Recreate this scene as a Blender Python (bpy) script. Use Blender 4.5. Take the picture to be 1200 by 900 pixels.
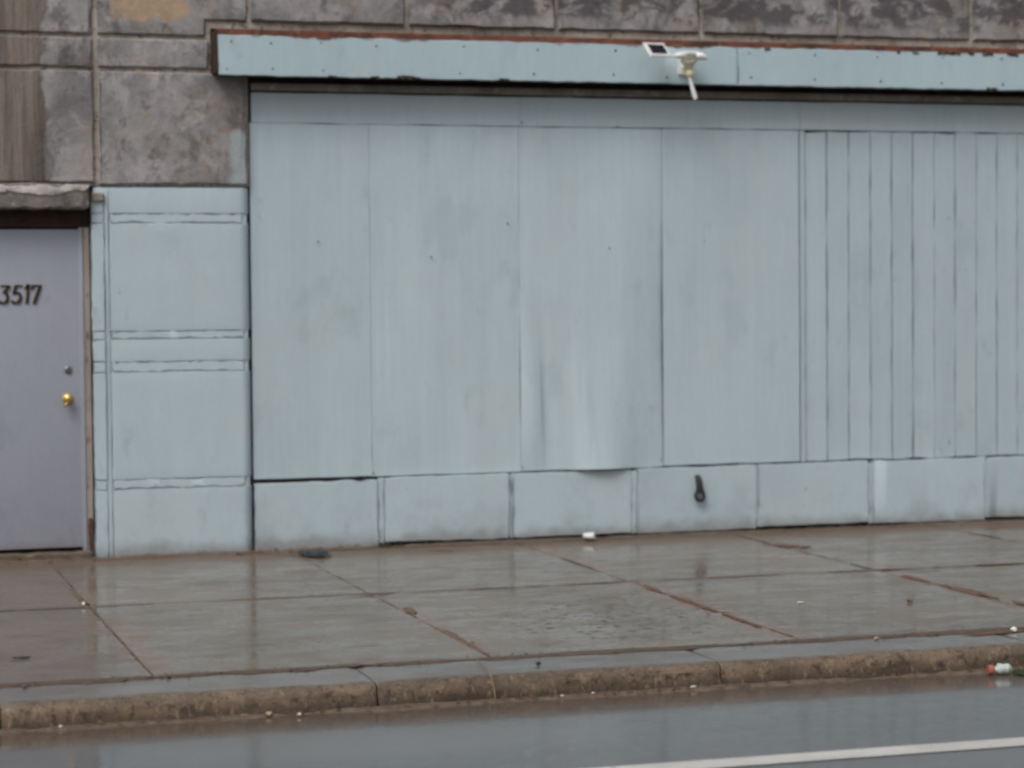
import bpy, bmesh, math, random
from mathutils import Vector, Matrix, noise as mnoise
random.seed(7)
scene = bpy.context.scene
for o in list(bpy.data.objects):
    bpy.data.objects.remove(o)

# ------------------------------------------------------------------ camera
cd = bpy.data.cameras.new('camera'); cam = bpy.data.objects.new('camera', cd)
scene.collection.objects.link(cam); scene.camera = cam
cd.sensor_width = 36.0; cd.sensor_fit = 'HORIZONTAL'
cd.lens = 2704.36 / 1200 * 36
cd.clip_start = 0.1; cd.clip_end = 2000
RGT = Vector((0.95678435, -0.29067142, -0.00859213))
DWN = Vector((-0.01944628, -0.03447362, -0.9992164))
FWD = Vector((0.29014745, 0.9562017, -0.03863629))
rot = Matrix((RGT, -DWN, -FWD)).transposed()
cam.matrix_world = Matrix.Translation((0, -14.922, 1.668)) @ rot.to_4x4()
cd.dof.use_dof = True                                   # the photograph is slightly soft all over
cd.dof.focus_distance = 11.2
cd.dof.aperture_fstop = (cd.lens / 1000) / 0.050
scene.cycles.filter_width = 2.5

# ------------------------------------------------------------------ light: overcast day
SUN_EL, SUN_AZ = math.radians(52), math.radians(222)     # behind the camera to the left, veiled by cloud
world = bpy.data.worlds.new('World'); scene.world = world; world.use_nodes = True
wn = world.node_tree
bg = wn.nodes['Background']
sky = wn.nodes.new('ShaderNodeTexSky'); sky.sky_type = 'NISHITA'
sky.sun_disc = False; sky.sun_elevation = SUN_EL; sky.sun_rotation = SUN_AZ
sky.air_density = 1.0; sky.dust_density = 6.0; sky.ozone_density = 1.0
hsv = wn.nodes.new('ShaderNodeHueSaturation'); hsv.inputs['Saturation'].default_value = 0.25
wn.links.new(sky.outputs[0], hsv.inputs['Color']); wn.links.new(hsv.outputs[0], bg.inputs['Color'])
bg.inputs['Strength'].default_value = 0.12
sd = bpy.data.lights.new('sun', 'SUN'); sd.energy = 1.1; sd.angle = math.radians(26); sd.color = (1, 0.97, 0.93)
sun = bpy.data.objects.new('sun', sd); scene.collection.objects.link(sun)
sdir = Vector((math.cos(SUN_EL) * math.sin(SUN_AZ), math.cos(SUN_EL) * math.cos(SUN_AZ), math.sin(SUN_EL)))
sun.rotation_euler = sdir.to_track_quat('Z', 'Y').to_euler()
sun.location = (0, -20, 30)
vs = scene.view_settings
scene.display_settings.display_device = 'sRGB'
vs.view_transform = 'Standard'; vs.look = 'None'; vs.exposure = 0.0; vs.gamma = 1.0
vs.use_curve_mapping = False

# ------------------------------------------------------------------ node helpers
class NT:
    def __init__(s, name):
        s.m = bpy.data.materials.new(name); s.m.use_nodes = True
        s.t = s.m.node_tree; s.p = s.t.nodes['Principled BSDF']
        s.geo = s.t.nodes.new('ShaderNodeNewGeometry')
        s.pos = s.geo.outputs['Position']
        s._xyz = None
    def lk(s, a, b): s.t.links.new(a, b)
    def put(s, sock, v):
        if hasattr(v, 'is_linked') or isinstance(v, bpy.types.NodeSocket): s.lk(v, sock)
        elif isinstance(v, (tuple, list)) and len(v) == 3 and sock.type == 'RGBA': sock.default_value = (*v, 1)
        else: sock.default_value = v
    @property
    def xyz(s):
        if s._xyz is None:
            n = s.t.nodes.new('ShaderNodeSeparateXYZ'); s.lk(s.pos, n.inputs[0]); s._xyz = n.outputs
        return s._xyz
    def scaled(s, sx, sy, sz, off=(0, 0, 0)):
        n = s.t.nodes.new('ShaderNodeMapping'); s.lk(s.pos, n.inputs[0])
        n.inputs['Scale'].default_value = (sx, sy, sz); n.inputs['Location'].default_value = off
        return n.outputs[0]
    @property
    def rnd(s):
        if not hasattr(s, '_r'): s._r = s.t.nodes.new('ShaderNodeObjectInfo').outputs['Random']
        return s._r
    def own(s, sx=1, sy=1, sz=1, off=(0, 0, 0)):          # pattern of its own on every piece
        c = s.t.nodes.new('ShaderNodeCombineXYZ')
        for i, k in enumerate((37.0, 53.0, 71.0)): s.lk(s.math('MULTIPLY', s.rnd, k), c.inputs[i])
        a = s.t.nodes.new('ShaderNodeVectorMath'); a.operation = 'ADD'
        s.lk(s.scaled(sx, sy, sz, off), a.inputs[0]); s.lk(c.outputs[0], a.inputs[1]); return a.outputs[0]
    def noise(s, scale, detail=3, rough=.55, vec=None, dist=0.0):
        n = s.t.nodes.new('ShaderNodeTexNoise'); s.lk(vec or s.pos, n.inputs['Vector'])
        n.inputs['Scale'].default_value = scale; n.inputs['Detail'].default_value = detail
        n.inputs['Roughness'].default_value = rough; n.inputs['Distortion'].default_value = dist
        return n.outputs['Fac']
    def math(s, op, a, b=0.0, clamp=False):
        n = s.t.nodes.new('ShaderNodeMath'); n.operation = op; n.use_clamp = clamp
        s.put(n.inputs[0], a); s.put(n.inputs[1], b); return n.outputs[0]
    def step(s, v, lo, hi, a=0.0, b=1.0):                 # smooth map lo..hi -> a..b
        n = s.t.nodes.new('ShaderNodeMapRange'); n.interpolation_type = 'SMOOTHSTEP'
        s.put(n.inputs['Value'], v)
        n.inputs['From Min'].default_value = lo; n.inputs['From Max'].default_value = hi
        n.inputs['To Min'].default_value = a; n.inputs['To Max'].default_value = b
        return n.outputs['Result']
    def mix(s, f, a, b, mode='MIX'):
        n = s.t.nodes.new('ShaderNodeMix'); n.data_type = 'RGBA'; n.blend_type = mode; n.clamp_factor = True
        s.put(n.inputs[0], f); s.put(n.inputs[6], a); s.put(n.inputs[7], b); return n.outputs[2]
    def gain(s, c, v):                                    # colour times grey value
        n = s.t.nodes.new('ShaderNodeVectorMath'); n.operation = 'SCALE'
        if isinstance(c, (tuple, list)): n.inputs[0].default_value = c
        else: s.lk(c, n.inputs[0])
        s.put(n.inputs['Scale'], v); return n.outputs[0]
    def mul(s, a, b): return s.math('MULTIPLY', a, b)
    def box(s, x0, x1, z0, z1, soft, wob=None):           # soft-edged patch with an uneven outline
        x, z = s.xyz[0], s.xyz[2]
        if wob is not None:
            x = s.math('ADD', x, wob); z = s.math('ADD', z, wob)
        m = s.mul(s.step(x, x0 - soft, x0 + soft), s.step(x, x1 - soft, x1 + soft, 1, 0))
        return s.mul(m, s.mul(s.step(z, z0 - soft, z0 + soft), s.step(z, z1 - soft, z1 + soft, 1, 0)))
    def wob(s, scale, amp, detail=4):
        return s.mul(s.math('SUBTRACT', s.noise(scale, detail, .6), .5), amp * 2)
    def bump(s, h, strength, dist):
        n = s.t.nodes.new('ShaderNodeBump'); n.inputs['Strength'].default_value = strength
        n.inputs['Distance'].default_value = dist; s.lk(h, n.inputs['Height'])
        s.lk(n.outputs[0], s.p.inputs['Normal'])
        return n.outputs[0]
    def out(s, col, rough=.6, metal=0.0, spec=.5, coat=None):
        s.put(s.p.inputs['Base Color'], col); s.put(s.p.inputs['Roughness'], rough)
        s.p.inputs['Metallic'].default_value = metal; s.p.inputs['Specular IOR Level'].default_value = spec
        if coat:
            s.put(s.p.inputs['Coat Weight'], coat[0]); s.put(s.p.inputs['Coat Roughness'], coat[1])
            s.p.inputs['Coat IOR'].default_value = 1.33
        return s.m

def paint(name, col, seed=0.0, grime=True, streak=.10, chips=.70, rough=.5, dirt=(0.16, 0.13, 0.11), wood=False, peel=None, tone=None):
    n = NT(name)
    o = (seed * 3.7, seed * 1.3, seed * 2.1)
    big = n.noise(.9, 4, .6, n.own(1, 1, .7, o))
    st = n.noise(1.0, 5, .7, n.own(9, 9, .45, o))
    st2 = n.noise(1.0, 3, .6, n.own(34, 34, 1.1 if wood else 9, o))
    fine = n.noise(38, 3, .6, n.scaled(1, 1, .35 if wood else 1, o))
    v = n.math('ADD', n.mul(n.math('SUBTRACT', big, .5), .26), n.mul(n.math('SUBTRACT', st, .5), streak * 2.2))
    v = n.math('ADD', v, n.mul(n.math('SUBTRACT', st2, .5), .11 if wood else .08))
    v = n.math('ADD', v, n.mul(n.math('SUBTRACT', fine, .5), .10))
    v = n.math('ADD', v, n.mul(n.math('SUBTRACT', n.rnd, .5), .045))
    c = n.gain(col, n.math('ADD', v, 1.0))
    # roller patches of slightly different batches of the paint
    pt = n.step(n.noise(1.6, 4, .6, n.own(1, 1, .8, (o[0] + 9, 4, o[2]))), .54, .62)
    c = n.mix(n.mul(pt, .22), c, (col[0] * 1.10, col[1] * .97, col[2] * .88))
    pt2 = n.step(n.noise(2.3, 5, .65, n.own(1, 1, .6, (o[0] + 31, 7, o[2]))), .57, .66)
    c = n.mix(n.mul(pt2, .30), c, (col[0] * .72, col[1] * .75, col[2] * .75))
    pt3 = n.step(n.noise(4.5, 5, .7, n.own(1, 1, .3, (o[0] + 17, 3, o[2]))), .57, .70)
    c = n.mix(n.mul(pt3, .22), c, (col[0] * 1.18, col[1] * 1.14, col[2] * 1.12))
    # soot smears and chipped specks
    sm = n.mul(n.step(n.noise(5, 4, .7, n.scaled(1, 1, .5, (o[0], 2, o[2] + 5))), .60, .78), .22)
    c = n.mix(sm, c, (.10, .11, .11))
    sp = n.step(n.noise(21, 3, .6, n.scaled(1, 1, .55, (o[0] + 3, 0, o[2]))), chips, chips + .05)
    c = n.mix(n.mul(sp, .7), c, (.055, .05, .05))
    if peel:                                              # (z of the edge, height of the flaking, rust colour)
        z0, h, rc = peel
        zz = n.math('ADD', n.xyz[2], n.wob(7, h * 1.6, 5))
        xm = n.step(n.noise(.8, 2, .5, n.scaled(1, 0, 0, (seed, 0, 0))), .42, .60)
        c = n.mix(n.mul(n.step(zz, z0 - h * .35, z0), n.math('ADD', n.mul(xm, .8), .2)), c, rc)
    if grime:                                             # splashed street dirt low on the wall
        zz = n.math('ADD', n.xyz[2], n.wob(5, .09, 5))
        c = n.mix(n.mul(n.step(zz, .0, .13, 1, 0), .62), c, dirt)
        c = n.mix(n.mul(n.step(zz, .05, .5, 1, 0), n.mul(n.step(n.noise(3, 4, .7), .45, .7), .25)), c, dirt)
    hgt = n.math('ADD', n.mul(n.noise(30, 4, .6, n.scaled(1, 1, .3 if wood else 1, o)), .6), n.mul(n.noise(6, 3, .5), 1.0))
    n.bump(hgt, .35, .006)
    return n.out(c, n.step(fine, .3, .7, rough - .08, rough + .1), spec=.35)

BLUE = (.412, .503, .548)
M = {}
M['pier'] = paint('pier_paint', BLUE, 1, streak=.05, chips=.73)
M['plinth'] = paint('plinth_paint', (.405, .492, .535), 2, streak=.05, chips=.72)
M['panel'] = [paint('panel_paint_%d' % i, tuple(c * k for c in BLUE), 3 + i, grime=False, wood=True, streak=.085, chips=ch + .035)
              for i, (k, ch) in enumerate([(.97, .76), (1.0, .73), (1.0, .76), (.99, .75)])]
M['plank'] = paint('plank_paint', tuple(c * .93 for c in BLUE), 8, grime=False, wood=True, streak=.09, chips=.72)
M['header'] = paint('header_paint', tuple(c * .95 for c in BLUE), 9, grime=False, wood=True, streak=.04, chips=.74)
M['fascia'] = paint('fascia_paint', (.385, .492, .540), 11, grime=False, streak=.06, chips=.78, peel=(3.352, .030, (.12, .055, .038)))
M['door'] = paint('door_paint', (.298, .316, .372), 12, grime=True, streak=.05, chips=.80, rough=.42)

def stone_material():
    n = NT('weathered_limestone')
    x, z = n.xyz[0], n.xyz[2]
    a = n.noise(2.2, 7, .70, n.own(1, 1, 1), dist=.5)
    b = n.noise(4.6, 7, .74, n.own(1, 1, .75, (5, 1, 3)), dist=.4)
    g = n.noise(55, 4, .7)
    c = n.mix(n.step(a, .32, .66), (.158, .151, .151), (.315, .302, .302))
    c = n.mix(n.mul(n.step(n.noise(2.9, 6, .7, n.own(1, 1, 1, (11, 3, 8))), .53, .62), .55), c, (.275, .215, .170))
    c = n.mix(n.mul(n.step(n.noise(3.4, 6, .72, n.own(1, 1, .9, (2, 9, 1)), dist=.6), .50, .64), .68), c, (.390, .372, .380))
    c = n.mix(n.mul(n.step(b, .50, .64), .72), c, (.085, .080, .086))
    c = n.mix(n.mul(n.step(n.noise(14, 5, .7, n.own()), .60, .68), .6), c, (.10, .085, .078))
    # soot in the upper courses, washed paler along the lower edge of the course over the fascia
    soot = n.mul(n.step(n.math('ADD', z, n.wob(5, .10, 5)), 3.49, 3.56), n.step(n.noise(5.5, 6, .7, n.own(1, 1, 1.5, (1, 1, 0)), dist=.5), .45, .55))
    soot = n.mul(soot, n.step(x, 3.6, 4.3))
    c = n.mix(n.mul(soot, .80), c, (.060, .052, .058))
    # ochre patch where the face has spalled
    w = n.wob(5.5, .24, 6)
    c = n.mix(n.mul(n.box(1.86, 2.32, 3.42, 4.1, .03, w), .9), c, n.mix(n.step(b, .35, .65), (.43, .31, .20), (.33, .24, .165)))
    # rust runs on the block beside the opening
    r = n.mul(n.box(2.28, 2.66, 2.42, 2.92, .14, n.wob(4, .22, 5)), n.step(n.noise(10, 5, .7), .46, .62))
    c = n.mix(n.mul(r, .60), c, (.20, .135, .095))
    pb = n.box(2.625, 2.72, 2.385, 2.74, .02, n.wob(9, .04, 4))
    c = n.mix(n.mul(pb, .65), c, (.33, .40, .42))
    # brown, ribbed adhesive left on the stone beside the door bay, ragged right edge
    edge = n.math('ADD', x, n.wob(6, .13, 6))
    rib = n.noise(1, 4, .7, n.scaled(20, 1, .8))
    m = n.step(edge, 1.43, 1.465, 1, 0)
    rc = n.mix(n.step(rib, .36, .66), (.105, .086, .076), (.225, .185, .155))
    c = n.mix(n.mul(m, .9), c, n.mix(n.mul(n.step(b, .45, .7), .4), rc, (.16, .13, .115)))
    c = n.gain(c, n.math('ADD', n.mul(g, .5), .75))
    h = n.math('ADD', n.math('ADD', n.mul(a, 1.2), n.mul(b, .8)), n.mul(g, .35))
    h = n.math('ADD', h, n.mul(n.mul(m, rib), .8))
    n.bump(h, .6, .02)
    return n.out(c, .8, spec=.25)
M['stone'] = stone_material()

def rough_mat(name, c0, c1, c2=None, scale=6, rough=.85, bump=.5, dist=.01, zs=1.0, spec=.3, coat=None, metal=0):
    n = NT(name)
    a = n.noise(scale, 5, .65, n.scaled(1, 1, zs)); b = n.noise(scale * 4.3, 4, .7, n.scaled(1, 1, zs, (4, 2, 7)))
    c = n.mix(n.step(a, .34, .66), c0, c1)
    if c2: c = n.mix(n.step(b, .54, .66), c, c2)
    n.bump(n.math('ADD', a, n.mul(b, .6)), bump, dist)
    return n.out(c, rough, metal, spec, coat)
M['mortar'] = rough_mat('mortar', (.25, .215, .18), (.43, .385, .33), (.12, .10, .08), 6, dist=.015)
M['gap'] = rough_mat('dark_joint_backing', (.030, .027, .026), (.05, .045, .043), None, 9)
M['old_paint'] = rough_mat('grimy_old_paint', (.046, .033, .029), (.066, .048, .042), (.030, .023, .021), 9)
M['soffit'] = rough_mat('dark_soffit_timber', (.022, .016, .014), (.05, .032, .025), None, 5)
M['rust'] = rough_mat('rusted_steel', (.17, .058, .036), (.060, .030, .024), (.21, .105, .065), 5, dist=.008)
M['dark_rust'] = rough_mat('dark_rusted_steel', (.034, .020, .017), (.055, .030, .024), (.016, .012, .011), 7, dist=.008)
M['rail'] = rough_mat('grimy_rail_steel', (.20, .19, .17), (.13, .115, .10), (.26, .25, .23), 4, .6)
M['lintel'] = rough_mat('flaking_concrete', (.19, .17, .16), (.12, .11, .105), (.30, .28, .26), 9, dist=.02)
M['lintel_skin'] = rough_mat('flaking_limewash', (.50, .48, .45), (.40, .375, .345), (.20, .18, .165), 10, dist=.02)
M['jamb'] = rough_mat('weathered_jamb_paint', (.25, .205, .185), (.31, .265, .24), (.13, .08, .055), 6, .6, zs=.3)
M['brass'] = rough_mat('tarnished_brass', (.62, .46, .16), (.48, .34, .11), None, 20, .30, .1, .002, metal=.9)
M['steel'] = rough_mat('dull_steel', (.22, .22, .23), (.14, .14, .15), None, 20, .4, .1, .002, metal=.8)
M['iron'] = rough_mat('black_iron', (.014, .013, .013), (.030, .026, .024), None, 20, .5, .2, .002)
M['digit'] = rough_mat('black_number_plastic', (.022, .020, .022), (.035, .03, .03), None, 20, .35, .1, .002)
M['digit_edge'] = rough_mat('tan_number_edge', (.36, .28, .20), (.30, .23, .17), None, 20, .5, .1, .002)
M['white_plastic'] = rough_mat('white_plastic', (.80, .80, .78), (.70, .70, .67), None, 14, .35, .08, .002)
M['old_plastic'] = rough_mat('yellowed_plastic', (.62, .56, .38), (.70, .66, .50), None, 14, .4, .08, .002)
M['grey_plastic'] = rough_mat('grey_lens_plastic', (.30, .30, .29), (.38, .38, .37), None, 14, .3, .08, .002)
M['roof'] = rough_mat('roof_felt', (.05, .05, .05), (.08, .08, .08), None, 3)
M['silt'] = rough_mat('wet_brown_silt', (.100, .072, .052), (.140, .105, .076), (.065, .047, .036), 14, .6, .7, .012, coat=(.35, .3))
M['dark_silt'] = rough_mat('dark_wet_silt', (.075, .050, .036), (.105, .074, .052), (.05, .036, .028), 14, .6, .7, .012, coat=(.2, .3))
M['leaf'] = rough_mat('wet_rotting_leaves', (.13, .062, .028), (.075, .042, .026), (.19, .10, .045), 30, .5, .5, .006, coat=(.3, .3))
M['straw'] = rough_mat('dry_straw', (.17, .12, .07), (.23, .165, .10), None, 40)
M['paper'] = rough_mat('wet_white_paper', (.66, .66, .63), (.55, .55, .52), None, 25, .5, .3, .004)
M['navy'] = rough_mat('navy_foil', (.03, .03, .07), (.05, .05, .10), None, 25, .4)
M['black_rubber'] = rough_mat('wet_black_plastic', (.025, .025, .028), (.055, .056, .062), None, 20, .35, .4, .005, coat=(.6, .15))
M['red_plastic'] = rough_mat('faded_red_plastic', (.36, .12, .085), (.28, .10, .08), None, 25, .4)
M['mint_plastic'] = rough_mat('pale_mint_plastic', (.36, .44, .40), (.52, .56, .52), None, 25, .35)
M['green_leaf'] = rough_mat('dark_green_plastic', (.05, .10, .045), (.035, .075, .035), None, 25, .5)
M['pebble'] = rough_mat('dark_wet_pebble', (.035, .033, .033), (.06, .055, .052), None, 30, .4, coat=(.5, .15))
M['tan_chip'] = rough_mat('tan_wood_chip', (.33, .24, .14), (.40, .31, .20), None, 30, .6)
M['pink_chip'] = rough_mat('pinkish_chip', (.55, .44, .44), (.62, .54, .53), None, 30, .6)
M['earth'] = rough_mat('packed_earth', (.12, .10, .08), (.16, .14, .11), None, 2)

def solar_material():
    n = NT('solar_cells')
    lines = n.step(n.math('FRACT', n.mul(n.xyz[0], 45)), .90, .95)
    c = n.mix(n.mul(lines, .5), (.012, .010, .022), (.05, .05, .07))
    return n.out(c, .16, spec=.5)
M['solar'] = solar_material()

def wet_concrete(name, c0, c1, kerb=False):
    n = NT(name)
    x, y = n.xyz[0], n.xyz[1]
    a = n.noise(.9, 6, .65, n.own()); b = n.noise(4, 6, .7, n.own(.8, 1.5, 1)); g = n.noise(60, 4, .7)
    c = n.mix(n.step(a, .32, .68), c0, c1)
    c = n.mix(n.mul(n.step(b, .52, .70), .4), c, (c0[0] * .62, c0[1] * .58, c0[2] * .54))
    # brown silt washed out from the wall foot, and thin tails along the slab edges
    if not kerb:
        yy = n.math('ADD', y, n.wob(1.6, .26, 6))
        c = n.mix(n.mul(n.step(yy, -.66, -.36), .88), c, (.125, .092, .068))
        for j in (-2.36, -4.80):
            d = n.math('ABSOLUTE', n.math('SUBTRACT', n.math('ADD', y, n.wob(3, .06, 5)), j))
            c = n.mix(n.mul(n.step(d, .03, .14, 1, 0), .55), c, (.095, .064, .044))
        # rusty stains: ragged patches spread along some of the cross joints
        for jx, y0, y1, s in ((1.45, -4.7, -2.9, .11), (4.53, -4.75, -2.4, .12), (6.10, -4.7, -2.5, .10), (3.0, -4.7, -2.9, .07), (4.6, -1.7, -.4, .10)):
            d = n.math('ABSOLUTE', n.math('SUBTRACT', n.math('ADD', x, n.wob(3.3, s * .9, 6)), jx))
            mm = n.mul(n.step(d, s * .35, s * 1.25, 1, 0), n.mul(n.step(y, y0 - .2, y0 + .2), n.step(y, y1 - .2, y1 + .2, 1, 0)))
            c = n.mix(n.mul(mm, .72), c, (.165, .095, .062))
        # old gum and grit speckles, thick around one slab
        dx = n.math('SUBTRACT', x, 3.95); dy = n.math('ADD', y, 3.75)
        rr = n.math('SQRT', n.math('ADD', n.mul(dx, dx), n.mul(dy, n.mul(dy, .8))))
        spk = n.step(n.noise(17, 4, .65), .555, .61)
        c = n.mix(n.mul(spk, n.step(rr, .35, 1.0, .95, .0)), c, (.045, .04, .038))
        c = n.mix(n.mul(n.step(n.noise(9, 3, .6), .68, .71), .6), c, (.05, .045, .042))
        c = n.mix(n.mul(n.step(n.noise(1.1, 4, .6, n.scaled(.35, 2.2, 1, (3, 8, 0))), .56, .72), .35), c, (.15, .105, .085))
    else:
        zz = n.math('ADD', n.xyz[2], n.wob(9, .03, 5))
        fr = n.step(y, -5.245, -5.17, 1, 0)
        c = n.mix(n.mul(fr, .85), c, n.mix(n.step(b, .38, .66), (.095, .064, .041), (.185, .130, .086)))
        c = n.mix(n.mul(n.step(zz, -.105, -.05, 1, 0), .75), c, (.050, .036, .028))
    c = n.gain(c, n.math('ADD', n.mul(n.math('SUBTRACT', n.rnd, .5), .14), n.math('ADD', n.mul(g, .9 if kerb else .7), .55 if kerb else .65)))
    wet = n.noise(1.5, 6, .68, n.scaled(.7, 1.5, 1, (7, 2, 0)))
    cr = n.step(wet, .40, .62, .070, .24)
    h = n.math('ADD', n.mul(a, .25), n.math('ADD', n.mul(b, .15), n.mul(g, .10)))
    if kerb:
        pits = n.noise(26, 5, .75); h = n.math('ADD', h, n.mul(pits, 1.6))
        c = n.mix(n.mul(n.step(pits, .52, .62), n.mul(fr, .8)), c, (.040, .030, .024))
        c = n.mix(n.mul(n.step(n.noise(30, 4, .7, n.scaled(1, 1, .4)), .55, .64), n.mul(fr, .7)), c, (.22, .165, .115))
    nb = n.bump(h, .55 if kerb else .30, .012)
    # the water film is smoother than the concrete under it
    cb = n.t.nodes.new('ShaderNodeBump'); cb.inputs['Strength'].default_value = .05; cb.inputs['Distance'].default_value = .006
    n.lk(n.noise(9, 3, .5), cb.inputs['Height']); n.lk(cb.outputs[0], n.p.inputs['Coat Normal'])
    w = n.step(b, .38, .68, .95, .50)
    if not kerb:
        w = n.mul(w, n.math('SUBTRACT', 1.0, n.mul(spk, n.step(rr, .35, 1.0, .75, .25))))
        w = n.mul(w, n.step(n.noise(20, 5, .75), .50, .66, 1.0, .72))
        w = n.mul(w, n.step(yy, -.66, -.30, 1.0, .35))
    if kerb: w = n.mul(w, n.step(n.xyz[2], -.06, -.012, .12, 1.0))
    return n.out(c, .75, spec=.2, coat=(w, cr))
M['slab'] = wet_concrete('wet_sidewalk_concrete', (.120, .094, .070), (.160, .129, .100))
M['kerb'] = wet_concrete('wet_kerb_concrete', (.115, .106, .097), (.150, .138, .126), kerb=True)

def asphalt():
    n = NT('wet_asphalt')
    y = n.xyz[1]
    a = n.noise(.7, 5, .6, n.scaled(.5, 1.4, 1)); g = n.noise(140, 3, .7); b = n.noise(9, 5, .7)
    c = n.mix(n.step(a, .35, .65), (.085, .084, .086), (.112, .111, .112))
    yy = n.math('ADD', y, n.wob(2.2, .16, 6))
    c = n.mix(n.mul(n.step(yy, -5.78, -5.44), .9), c, (.090, .064, .046))
    c = n.mix(n.mul(n.step(n.noise(.8, 3, .6, n.scaled(1.2, .3, 1, (2, 0, 0))), .66, .69), .5), c, (.03, .03, .03))
    c = n.gain(c, n.math('ADD', n.mul(g, .9), .55))
    n.bump(n.math('ADD', n.mul(g, .5), b), .25, .004)
    cb = n.t.nodes.new('ShaderNodeBump'); cb.inputs['Strength'].default_value = .06; cb.inputs['Distance'].default_value = .005
    n.lk(n.noise(14, 3, .5), cb.inputs['Height']); n.lk(cb.outputs[0], n.p.inputs['Coat Normal'])
    return n.out(c, .7, spec=.2, coat=(n.step(b, .3, .75, 1.0, .8), n.step(a, .35, .65, .08, .15)))
M['asphalt'] = asphalt()
def line_mat():
    n = NT('worn_road_paint')
    w = n.noise(22, 5, .7)
    c = n.mix(n.step(w, .60, .70), n.mix(n.step(n.noise(3, 3, .6), .3, .7), (.43, .415, .39), (.55, .53, .50)), (.12, .115, .11))
    n.bump(w, .3, .003)
    return n.out(c, .6, spec=.3, coat=(.5, .15))
M['line'] = line_mat()

# ------------------------------------------------------------------ object helpers
COL = scene.collection
def link(name, me, mat, parent=None, loc=None):
    o = bpy.data.objects.new(name, me); COL.objects.link(o)
    for m in (mat if isinstance(mat, (list, tuple)) else [mat]):
        if m is not None and me.materials.find(m.name) < 0: me.materials.append(m)
    if parent is not None: o.parent = parent
    if loc is not None: o.location = loc
    return o
def from_bm(name, bm, mat, parent=None, smooth=False, center=True):
    """Mesh in world coordinates; origin moved to its middle."""
    bmesh.ops.recalc_face_normals(bm, faces=bm.faces[:])
    loc = None
    if center and bm.verts:
        xs = [v.co for v in bm.verts]
        c = Vector([(min(p[i] for p in xs) + max(p[i] for p in xs)) / 2 for i in range(3)])
        for v in bm.verts: v.co -= c
        loc = c
    if smooth:
        for f in bm.faces: f.smooth = True
    me = bpy.data.meshes.new(name); bm.to_mesh(me); bm.free()
    me.set_sharp_from_angle(angle=math.radians(38))
    o = link(name, me, mat, parent)
    if loc is not None:
        o.location = loc - (parent_loc(parent) if parent else Vector())
    return o
def parent_loc(p):
    v = Vector()
    while p is not None: v += p.location; p = p.parent
    return v
def tag(o, label=None, cat=None, group=None, kind=None):
    if label: o['label'] = label
    if cat: o['category'] = cat
    if group: o['group'] = group
    if kind: o['kind'] = kind
    return o
def empty(name, loc=(0, 0, 0)):
    o = bpy.data.objects.new(name, None); COL.objects.link(o); o.location = loc; o.empty_display_size = .2
    return o
def add_box(bm, x0, x1, y0, y1, z0, z1):
    vs_ = [bm.verts.new((x, y, z)) for x in (x0, x1) for y in (y0, y1) for z in (z0, z1)]
    for f in ((0, 1, 3, 2), (4, 6, 7, 5), (0, 4, 5, 1), (2, 3, 7, 6), (0, 2, 6, 4), (1, 5, 7, 3)):
        bm.faces.new([vs_[i] for i in f])
def box(name, b, mat, parent=None, bevel=0.0):
    bm = bmesh.new(); add_box(bm, *b)
    if bevel: bmesh.ops.bevel(bm, geom=bm.edges[:] , offset=bevel, segments=2, affect='EDGES', profile=.6)
    return from_bm(name, bm, mat, parent)
_seed = [0]
def slab_face(name, poly, yf, yb, mat, parent=None, bevel=.006, wob=.003, step=.05, plane='XZ', tilt=0.0, freq=9):
    """A block: outline in the wall plane (XZ) or ground plane (XY) with slightly uneven, chamfered edges."""
    _seed[0] += 1; s = _seed[0] * 7.31
    pts, nrm = [], []
    n = len(poly)
    area = sum(poly[i][0] * poly[(i + 1) % n][1] - poly[(i + 1) % n][0] * poly[i][1] for i in range(n))
    if area < 0: poly = poly[::-1]
    en = []
    for i in range(n):
        a, b = Vector(poly[i]), Vector(poly[(i + 1) % n]); d = (b - a).normalized(); en.append(Vector((-d.y, d.x)))
    for i in range(n):
        a, b = Vector(poly[i]), Vector(poly[(i + 1) % n]); L = (b - a).length; k = max(1, int(L / step))
        for j in range(k):
            t = j / k; p = a.lerp(b, t)
            m = en[i] if j else (en[i] + en[i - 1])
            w = (mnoise.noise((p.x * freq + s, p.y * freq, s)) + .6 * mnoise.noise((p.x * freq * 3.1 + s, p.y * freq * 3.1, s + 4))) * wob
            pts.append(p + m * (w + wob * .4)); nrm.append(m)
    bm = bmesh.new()
    def mk(p, y):
        return bm.verts.new((p.x, y, p.y) if plane == 'XZ' else (p.x, p.y, y))
    sg = -1 if plane == 'XZ' else 1
    def yy(p): return yf + tilt * (p.x - poly[0][0])
    back = [mk(p, yb) for p in pts]
    mid = [mk(p, yy(p) - sg * bevel) for p in pts]
    fr = [mk(p + m * bevel * (1 + .6 * mnoise.noise((p.x * 14, p.y * 14, s))), yy(p)) for p, m in zip(pts, nrm)]
    N = len(pts)
    for A, B in ((back, mid), (mid, fr)):
        for i in range(N): bm.faces.new((A[i], A[(i + 1) % N], B[(i + 1) % N], B[i]))
    bm.faces.new(fr); bm.faces.new(back[::-1])
    bmesh.ops.triangulate(bm, faces=[f for f in bm.faces if len(f.verts) > 4])
    return from_bm(name, bm, mat, parent)
def rect(x0, x1, z0, z1): return [(x0, z0), (x1, z0), (x1, z1), (x0, z1)]
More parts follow.
